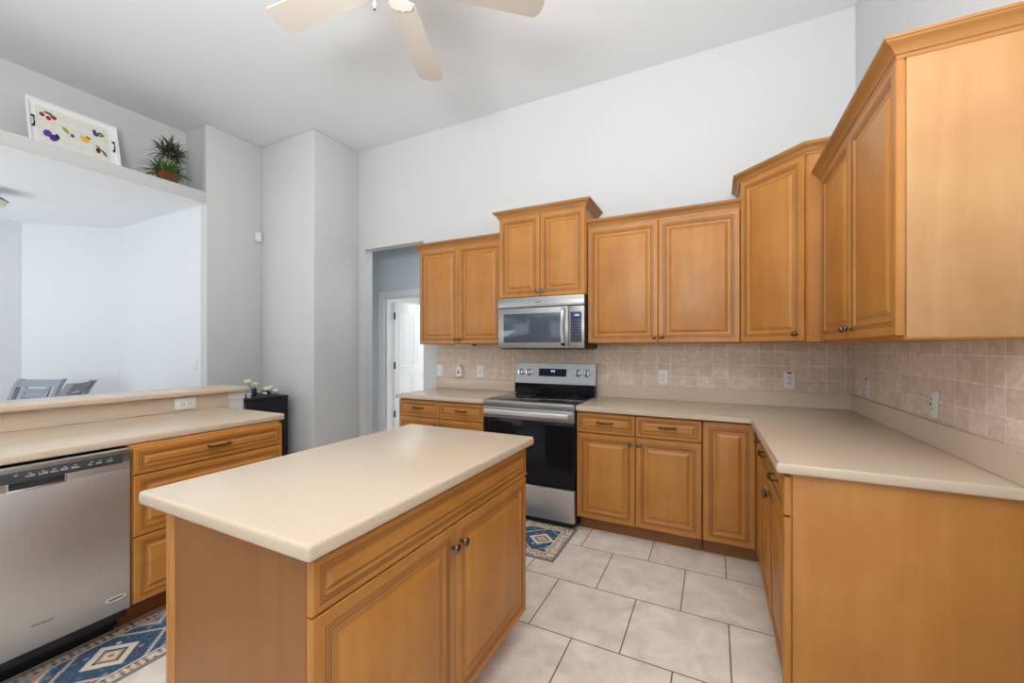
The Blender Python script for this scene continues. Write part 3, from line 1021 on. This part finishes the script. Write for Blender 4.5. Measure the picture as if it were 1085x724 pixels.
def rug_colour(x, y, w, h, per, ax, ay, phase, bs):
    """x along the rug's length, y across it, metres from a corner."""
    e = min(x, w - x, y, h - y)
    flat = y == e or h - y == e
    e = e * bs
    if e < 0.008:
        return lc(120, 132, 142)
    if e < 0.060:
        s = x if flat else y
        if e < 0.013 or 0.052 < e:
            return lc(150, 128, 112)
        kx, ky = int(s / 0.026), int((e - 0.013) / 0.013)
        fx, fy = (s / 0.026) % 1 - .5, ((e - 0.013) / 0.013) % 1 - .5
        rr = hsh(kx, ky)
        if abs(fx) + abs(fy) < 0.42:
            return DKB if rr < 0.35 else RUST if rr < 0.6 else BLUE if rr < 0.75 else CREAM
        return CREAM if (ky != 1) else lc(224, 190, 166)
    if e < 0.067:
        return CREAM
    # field
    u = (x - phase) / per
    k = math.floor(u + 0.5)
    dx = (x - phase - k * per)
    dy = y - h / 2
    d = abs(dx) / ax + abs(dy) / ay
    if d < 0.10:
        return RUST
    if d < 0.20:
        return CREAM
    if d < 0.30:
        return TAN
    if d < 0.36:
        return DKB
    if d < 0.58:
        return CREAM
    if 1.10 < d < 1.22:
        s = (abs(dx) - abs(dy)) / 0.012
        return CREAM if (s % 1) < 0.62 else NAVY
    if d > 1.22:
        # small diamonds between the medallions
        dx2 = x - phase - (math.floor(u) + 0.5) * per
        for sy in (-1, 1):
            d2 = abs(dx2) / (ax * 0.55) + abs(dy - sy * (h / 2 - 0.067)) / (ay * 0.62)
            if d2 < 0.45:
                return PINK if k % 2 == 0 else SKY
            if d2 < 0.62:
                return CREAM
            if d2 < 0.85:
                return BLUE
    gx, gy = int(x / 0.036), int(y / 0.036)
    fx, fy = (x / 0.036) % 1 - .5, (y / 0.036) % 1 - .5
    rr = hsh(gx + 3, gy + 7)
    if rr < 0.34 and abs(fx) + abs(fy) < 0.40 and abs(abs(fx) - abs(fy)) < 0.2:
        return (RUST, TEAL, SKY, CREAM)[int(rr * 40) % 4]
    if hsh(int(x / 0.005), int(y / 0.005)) < 0.12:
        return BLUE
    return NAVY


def rug(label, x0, y0, lx, ly, along_x, per, ax, ay, phase, step, bs=1.0):
    nx, ny = int(lx / step), int(ly / step)
    bm = bmesh.new()
    lay = bm.verts.layers.float_color.new('pattern')
    L_, W_ = (lx, ly) if along_x else (ly, lx)
    grid = []
    for j in range(ny + 1):
        row = []
        for i in range(nx + 1):
            x, y = lx * i / nx, ly * j / ny
            edge = i in (0, nx) or j in (0, ny)
            v = bm.verts.new((x0 + x, y0 + y, 0.0025 if edge else 0.007))
            a, b = (x, y) if along_x else (y, x)
            v[lay] = rug_colour(a, b, L_, W_, per, ax, ay, phase, bs)
            row.append(v)
        grid.append(row)
    for j in range(ny):
        for i in range(nx):
            bm.faces.new((grid[j][i], grid[j][i + 1], grid[j + 1][i + 1], grid[j + 1][i]))
    be = [e for e in bm.edges if e.is_boundary]
    ex = bmesh.ops.extrude_edge_only(bm, edges=be)
    for g in ex['geom']:
        if isinstance(g, bmesh.types.BMVert):
            g.co.z = 0.0005
    me = bpy.data.meshes.new('rug')
    bm.to_mesh(me)
    bm.free()
    me.materials.append(M_RUG)
    o = bpy.data.objects.new('rug', me)
    COL.objects.link(o)
    return tag(o, label, 'rug')


rug('blue and cream patterned mat in front of the range', -2.50, -1.10, 0.765, 0.50, True, 0.36, 0.165, 0.150, 0.587, 0.004, 0.76)
rug('blue and cream patterned runner along the dishwasher', -3.352, -4.0, 0.389, 1.80, False, 0.40, 0.17, 0.165, 1.335, 0.004)


# ------------------------------------------------------------------ display ledge: tray and plant
tr = thing('serving_tray', 'white wooden tray printed with fruit leaning on the high ledge', 'tray', (-5.555, -2.05, 2.914), PI / 2)
TW, TH = 0.540, 0.397     # local x = +y ; leans back towards local +y
tilt = Matrix.Rotation(-0.26, 4, 'X')
nx, ny = 220, 120
PW, PH = TW - 0.11, TH - 0.075


def tray_colour(x, z):
    # plaid ground with six fruit prints; x to the right, z up, from print centre
    base = list(lin(226, 224, 216))
    for s in (-0.13, -0.05, 0.03, 0.11, 0.19):
        if abs(x - s) < 0.0016 or abs(x - s - 0.008) < 0.0012:
            base = list(lin(214, 207, 190))
    for s in (-0.10, -0.035, 0.03, 0.095):
        if abs(z - s) < 0.0016 or abs(z - s - 0.008) < 0.0012:
            base = list(lin(214, 207, 190))
    def ell(cx, cz, a, b, rot=0.0):
        dx, dz = x - cx, z - cz
        c, s = math.cos(rot), math.sin(rot)
        return ((dx * c + dz * s) / (a * 0.85)) ** 2 + ((-dx * s + dz * c) / (b * 1.2)) ** 2
    # cherries top left
    for cx, cz in ((-0.185, 0.085), (-0.150, 0.070), (-0.118, 0.088)):
        if ell(cx, cz, 0.018, 0.015) < 1:
            base = list(lin(168, 40, 58))
    if ell(-0.150, 0.112, 0.030, 0.008, -0.2) < 1 or ell(-0.135, 0.104, 0.006, 0.016) < 1:
        base = list(lin(72, 92, 52))
    # plums lower left
    for cx, cz, cc in ((-0.165, -0.066, (98, 62, 160)), (-0.132, -0.090, (84, 50, 146))):
        if ell(cx, cz, 0.028, 0.025, -0.4) < 1:
            base = list(lin(*cc))
    if ell(-0.110, -0.072, 0.016, 0.020) < 1:
        base = list(lin(52, 56, 60))
    # leaf and berries in the middle
    if ell(-0.055, 0.012, 0.034, 0.012, -0.9) < 1:
        base = list(lin(150, 166, 96))
    if ell(-0.018, -0.016, 0.016, 0.013) < 1:
        base = list(lin(88, 90, 120))
    # pear
    if ell(0.062, -0.012, 0.030, 0.023, -0.3) < 1 or ell(0.045, 0.000, 0.016, 0.016) < 1:
        base = list(lin(226, 190, 58))
    if ell(0.082, 0.012, 0.022, 0.006, -0.5) < 1:
        base = list(lin(80, 84, 44))
    # grapes and leaves top right
    if ell(0.128, 0.082, 0.016, 0.024) < 1 or ell(0.140, 0.066, 0.014, 0.012) < 1:
        base = list(lin(84, 66, 130))
    if ell(0.165, 0.080, 0.026, 0.017, 0.2) < 1:
        base = list(lin(140, 158, 84)) if ell(0.165, 0.080, 0.018, 0.010, 0.2) < 1 else list(lin(64, 74, 44))
    # strawberry with leaves bottom right
    if ell(0.138, -0.076, 0.018, 0.020) < 1:
        base = list(lin(128, 34, 36))
    if ell(0.165, -0.068, 0.032, 0.007, -0.6) < 1 or ell(0.180, -0.092, 0.028, 0.008, -1.0) < 1 or ell(0.140, -0.045, 0.024, 0.006, -0.7) < 1:
        base = list(lin(92, 118, 66))
    return base[:3] + [1.0]


fr_ = MB()
fr_.box(-TW / 2, TW / 2, 0.010, 0.016, 0.0, TH)
fr_.panel(-TW / 2, TW / 2, 0.0, TH, 0.012, 0.034, [(0, .002, 0), (.002, 0, 0), (.010, 0, 0), (.018, .018, 0), (.022, .020, 0), (.030, .030, 0)])
fr_.xf(tilt)
fr_.obj('frame', M_WHITE, tr)
bm = bmesh.new()
lay = bm.verts.layers.float_color.new('pattern')
g = []
for j in range(ny + 1):
    row = []
    for i in range(nx + 1):
        x, z = -PW / 2 + PW * i / nx, -PH / 2 + PH * j / ny
        v = bm.verts.new(tilt @ Vector((x, 0.0075, TH / 2 + z)))
        v[lay] = tray_colour(x * 1.02, z * 0.96)
        row.append(v)
    g.append(row)
for j in range(ny):
    for i in range(nx):
        bm.faces.new((g[j][i], g[j][i + 1], g[j + 1][i + 1], g[j + 1][i]))
me = bpy.data.meshes.new('fruit_print')
bm.to_mesh(me)
bm.free()
me.materials.append(M_TRAYPRINT)
o = bpy.data.objects.new('fruit_print', me)
COL.objects.link(o)
o.parent = tr
for s in (-1, 1):
    h = MB()
    x = s * (TW / 2 - 0.032)
    h.tube([(x, -0.004, TH / 2 - 0.042), (x - s * 0.002, -0.022, TH / 2 - 0.034), (x, -0.026, TH / 2), (x - s * 0.002, -0.022, TH / 2 + 0.034), (x, -0.004, TH / 2 + 0.042)], [0.007, 0.005, 0.003, 0.005, 0.007], 8)
    for zz in (-0.042, 0.042):
        h.lathe([(0.010, 0), (0.008, 0.005), (0.004, 0.008)], (x, -0.002, TH / 2 + zz), (0, -1, 0), 12)
    h.xf(tilt)
    h.obj('handle', M_BLACK, tr)


def wicker():
    m, nt, N, L, p = new_mat('woven_basket')
    tc = N.new('ShaderNodeTexCoord')
    w_ = N.new('ShaderNodeTexWave')
    w_.inputs['Scale'].default_value = 70
    w_.wave_type = 'BANDS'
    w_.bands_direction = 'Y'
    w_.inputs['Distortion'].default_value = 3
    w_.inputs['Detail'].default_value = 3
    L.new(tc.outputs['Object'], w_.inputs['Vector'])
    r_ = N.new('ShaderNodeValToRGB')
    r_.color_ramp.elements[0].color = lin(84, 46, 24)
    r_.color_ramp.elements[1].color = lin(176, 112, 72)
    L.new(w_.outputs['Fac'], r_.inputs['Fac'])
    L.new(r_.outputs['Color'], p.inputs['Base Color'])
    p.inputs['Roughness'].default_value = 0.8
    b_ = N.new('ShaderNodeBump')
    b_.inputs['Distance'].default_value = 0.004
    L.new(w_.outputs['Fac'], b_.inputs['Height'])
    L.new(b_.outputs['Normal'], p.inputs['Normal'])
    return m


M_WICKER = wicker()
M_LEAF = plain('green_fronds', lin(86, 122, 58), 0.5)
M_LEAFD = plain('dusky_fronds', lin(66, 74, 46), 0.55)
M_STEM = plain('pale_cane', lin(176, 178, 128), 0.6)
pl = thing('potted_plant', 'artificial palm plant in a woven basket on the high ledge', 'plant', (-5.585, -1.422, 2.914))
pl.scale = (0.88, 0.82, 0.96)
bk = MB()
rings = []
for z, sx, sy in ((0, 0.060, 0.075), (0.004, 0.064, 0.079), (0.05, 0.072, 0.092), (0.100, 0.078, 0.100), (0.104, 0.082, 0.104), (0.108, 0.078, 0.100), (0.096, 0.070, 0.092)):
    rings.append([((abs(math.cos(a)) ** 0.5) * math.copysign(sx, math.cos(a)), (abs(math.sin(a)) ** 0.5) * math.copysign(sy, math.sin(a)), z)
                  for a in [2 * PI * i / 28 + 0.01 for i in range(28)]])
bk.ring_faces(rings)
bk.obj('basket', M_WICKER, pl)
rnd = random.Random(11)


def frond(mb, base, az, el, length, width, droop):
    pts = []
    p_ = Vector(base)
    d_ = Vector((math.cos(az) * math.cos(el), math.sin(az) * math.cos(el), math.sin(el)))
    n_ = 6
    side = Vector((-math.sin(az), math.cos(az), 0))
    for i in range(n_ + 1):
        t = i / n_
        wv = width * (0.35 + 1.3 * t * (1 - t) * 2) * (1 - t ** 3) + 0.0004
        pts.append((p_.copy(), wv))
        d_ = (d_ + Vector((0, 0, -droop / n_))).normalized()
        p_ = p_ + d_ * length / n_
    up = side.cross(d_)
    rings_ = [[c_ + side * wv, c_ + Vector((0, 0, 0.0012)), c_ - side * wv, c_ - Vector((0, 0, 0.0012))] for c_, wv in pts]
    mb.ring_faces(rings_)


st = MB()
heads = [((0.0, 0.02, 0.36), 30), ((0.02, -0.045, 0.29), 24), ((-0.01, 0.085, 0.31), 24)]
for (x, y, z), n in heads:
    st.tube([(0, 0.0 + y * 0.3, 0.09), (x * 0.5, y * 0.6, z * 0.55), (x, y, z)], [0.009, 0.008, 0.007], 8)
st.obj('stem', M_STEM, pl)
hd_ = MB()
for (x, y, z), n in heads:
    for i in range(n + 26):
        frond(hd_, (x, y, z + rnd.uniform(-0.03, 0.015)), rnd.uniform(0, 2 * PI), rnd.uniform(-0.5, 1.4), rnd.uniform(0.11, 0.185), 0.0095, rnd.uniform(0.5, 1.1))
hd_.obj('upper_fronds', M_LEAFD, pl)
lo = MB()
for i in range(120):
    az = rnd.uniform(0, 2 * PI)
    frond(lo, (rnd.uniform(-0.03, 0.05), rnd.uniform(-0.08, 0.08), 0.10), az, rnd.uniform(0.25, 1.2), rnd.uniform(0.13, 0.27), 0.0120, rnd.uniform(0.6, 1.2))
lo.obj('lower_fronds', M_LEAF, pl)

# ------------------------------------------------------------------ black cabinet with flowers in the corner
bc = thing('console_cabinet', 'small black cabinet in the corner behind the peninsula', 'cabinet', (-5.10, -0.905, 0))
MB().box(-0.25, 0.25, -0.215, 0.215, 0.03, 0.812, bevel=0.003).obj('carcass', M_BLKLAC, bc)
MB().box(-0.262, 0.255, -0.225, 0.219, 0.8125, 0.834, bevel=0.003).obj('top', M_BLKLAC, bc)
MB().box(-0.23, 0.23, -0.226, -0.2155, 0.06, 0.795, bevel=0.002).obj('front_panel', plain('grey_front', lin(116, 120, 128), 0.5), bc)
MB().box(-0.23, 0.23, -0.20, 0.20, 0.0, 0.031).obj('plinth', M_BLACK, bc)
va = thing('vase', 'small dark glass vase on the black corner cabinet', 'vase', (-5.08, -0.905, 0.834))
MB().lathe([(0.022, 0.0), (0.026, 0.004), (0.027, 0.07), (0.025, 0.078), (0.023, 0.078), (0.023, 0.01)], (0, 0, 0), (0, 0, 1), 20).obj('body', plain('dark_blue_glass', (0.012, 0.018, 0.035, 1), 0.1), va)
M_ROSE = plain('cream_petals', lin(232, 228, 196), 0.7)
M_ROSEW = plain('white_petals', lin(228, 230, 226), 0.7)


def rose(mb, c, rr, seed):
    rn = random.Random(seed)
    for k in range(3):
        r0 = rr * (1.0 - 0.28 * k)
        npt = 5
        for i in range(npt):
            a = 2 * PI * i / npt + k * 0.6 + rn.random() * 0.2
            cx, cy = c[0] + math.cos(a) * r0 * 0.42, c[1] + math.sin(a) * r0 * 0.42
            mb.lathe([(0.001, -r0 * 0.5), (r0 * 0.42, -r0 * 0.25), (r0 * 0.5, r0 * 0.15), (r0 * 0.34, r0 * 0.5), (0.001, r0 * 0.44)],
                     (cx, cy, c[2] + k * rr * 0.12), (math.cos(a) * 0.5, math.sin(a) * 0.5, 1), 8)


fl = thing('flower_bunch', 'cream roses standing in the dark vase', 'flowers', (-5.08, -0.905, 0.834))
for i, (dx, dy, dz) in enumerate(((0.0, -0.060, 0.150), (0.0, 0.010, 0.118))):
    s = MB()
    s.tube([(0, dy * 0.2, 0.0785), (dx * 0.4, dy * 0.5, 0.095), (dx, dy, dz - 0.012)], 0.003, 6)
    s.obj('stem', M_LEAF, fl)
    s = MB()
    rose(s, (dx, dy, dz), 0.040, i)
    s.obj('bloom', M_ROSE, fl)
fw = thing('flower_garland', 'white blooms with dark leaves lying on the black corner cabinet', 'flowers', (-5.02, -0.80, 0.834))
for i, (dx, dy, dz, rr) in enumerate(((0.0, -0.005, 0.062, 0.048), (0.035, 0.060, 0.040, 0.036), (-0.02, 0.05, 0.075, 0.032), (0.04, -0.05, 0.026, 0.022))):
    s = MB()
    rose(s, (dx, dy, dz), rr, 10 + i)
    s.obj('bloom', M_ROSEW if i else M_ROSE, fw)
s = MB()
for i in range(16):
    a = rnd.uniform(0, 2 * PI)
    frond(s, (rnd.uniform(-0.03, 0.03), rnd.uniform(-0.05, 0.06), 0.02), a, rnd.uniform(0.2, 1.0), rnd.uniform(0.06, 0.11), 0.015, 0.8)
s.obj('leaves', plain('dark_leaves', lin(58, 66, 44), 0.6), fw)
tb = thing('glass_votive', 'small clear glass cup beside the vase on the black cabinet', 'glass', (-4.965, -1.020, 0.834))
MB().lathe([(0.018, 0), (0.020, 0.003), (0.026, 0.040), (0.024, 0.040), (0.018, 0.006)], (0, 0, 0), (0, 0, 1), 18).obj('cup', plain('pale_glass', lin(196, 206, 214), 0.1), tb)
cd = MB().tube([(-5.02, -0.79, 0.838), (-5.0, -0.75, 0.845), (-5.0, -0.71, 0.853), (-5.0, -0.69, 0.842), (-4.98, -0.70, 0.838)], 0.003, 6)
tag(cd.obj('power_cord', M_BLACK), 'thin dark cord looping on the black corner cabinet', 'cord')


# ------------------------------------------------------------------ dining chairs
def chair(label, loc, rz):
    root = thing('dining_chair', label, 'chair', loc, rz, 'grey dining chairs beyond the bar')
    # backrest on the local -y side, seat reaching +y
    MB().box(-0.22, 0.22, -0.20, 0.22, 0.44, 0.475, bevel=0.010).obj('seat', M_CHAIR, root)
    for s in (-1, 1):
        pts_ = [(s * 0.205, -0.20, 0.0), (s * 0.205, -0.195, 0.44), (s * 0.208, -0.205, 0.62), (s * 0.212, -0.235, 0.80), (s * 0.215, -0.285, 0.94), (s * 0.217, -0.330, 1.02)]
        m_ = MB()
        rings_ = []
        for x, y, z in pts_:
            rings_.append([(x - 0.020, y - 0.024, z), (x + 0.020, y - 0.024, z), (x + 0.020, y + 0.024, z), (x - 0.020, y + 0.024, z)])
        m_.ring_faces(rings_)
        m_.obj('back_post', M_CHAIR, root)
        MB().box(s * 0.20 - 0.02, s * 0.20 + 0.02, 0.175, 0.215, 0, 0.44, bevel=0.004).obj('leg', M_CHAIR, root)
    tr_ = MB()
    tr_.ring_faces([[(x, -0.280 - 0.02 * (1 - (x / .2) ** 2), 0.935), (x, -0.258 - 0.02 * (1 - (x / .2) ** 2), 0.935), (x, -0.310 - 0.02 * (1 - (x / .2) ** 2), 1.012), (x, -0.332 - 0.02 * (1 - (x / .2) ** 2), 1.012)]
                    for x in [-0.197 + 0.394 * i / 10 for i in range(11)]])
    tr_.obj('top_rail', M_CHAIR, root)
    for x in (-0.125, 0.125):
        sp_ = MB()
        sp_.ring_faces([[(x - 0.018, y - 0.010, z), (x + 0.018, y - 0.010, z), (x + 0.018, y + 0.010, z), (x - 0.018, y + 0.010, z)]
                        for y, z in ((-0.200, 0.475), (-0.210, 0.66), (-0.235, 0.80), (-0.285, 0.940))])
        sp_.obj('upright', M_CHAIR, root)
    for k in range(6):
        z = 0.58 + k * 0.0625
        y = -0.207 - max(0, (z - 0.66)) * 0.23
        MB().box(-0.106, 0.106, y - 0.008, y + 0.008, z - 0.028, z + 0.028, bevel=0.003).obj('slat', M_CHAIR, root)
    return root


chair('grey slat-back dining chair nearer the left frame edge, seen square on', (-7.26, -2.07, 0), 0.4625 + PI).scale = (1.04, 1, 0.97)
chair('grey dining chair turned sideways, right of the other one', (-6.20, -2.15, 0), 2.522)

# pendant lamp of the dining room, mostly out of frame
pn = thing('pendant_lamp', 'round frosted pendant lamp cut off by the left frame edge', 'lamp', (-6.8, -2.285, 2.62))
MB().lathe([(0.055, 0.18), (0.050, 0.165), (0.006, 0.155), (0.006, 0.125), (0.02, 0.120)], (0, 0, 0), (0, 0, 1), 24).obj('canopy', M_PEWTER, pn)
MB().lathe([(0.020, 0.125), (0.060, 0.118), (0.105, 0.098), (0.134, 0.078), (0.138, 0.074), (0.130, 0.072)], (0, 0, 0), (0, 0, 1), 32).obj('lamp_cap', M_PEWTER, pn)
MB().lathe([(0.128, 0.073), (0.132, 0.055), (0.110, 0.025), (0.060, 0.006), (0.001, 0.0)], (0, 0, 0), (0, 0, 1), 32).obj('lamp_shade', plain('frosted_glass', lin(226, 224, 214), 0.4), pn)

for o in bpy.data.objects:
    if o.parent is None and o.get('category') == 'cabinet':
        if o.name.startswith('upper_cabinet'):
            o['group'] = 'maple upper cabinets'
        elif o.name.startswith('base_cabinet'):
            o['group'] = 'maple base cabinets'
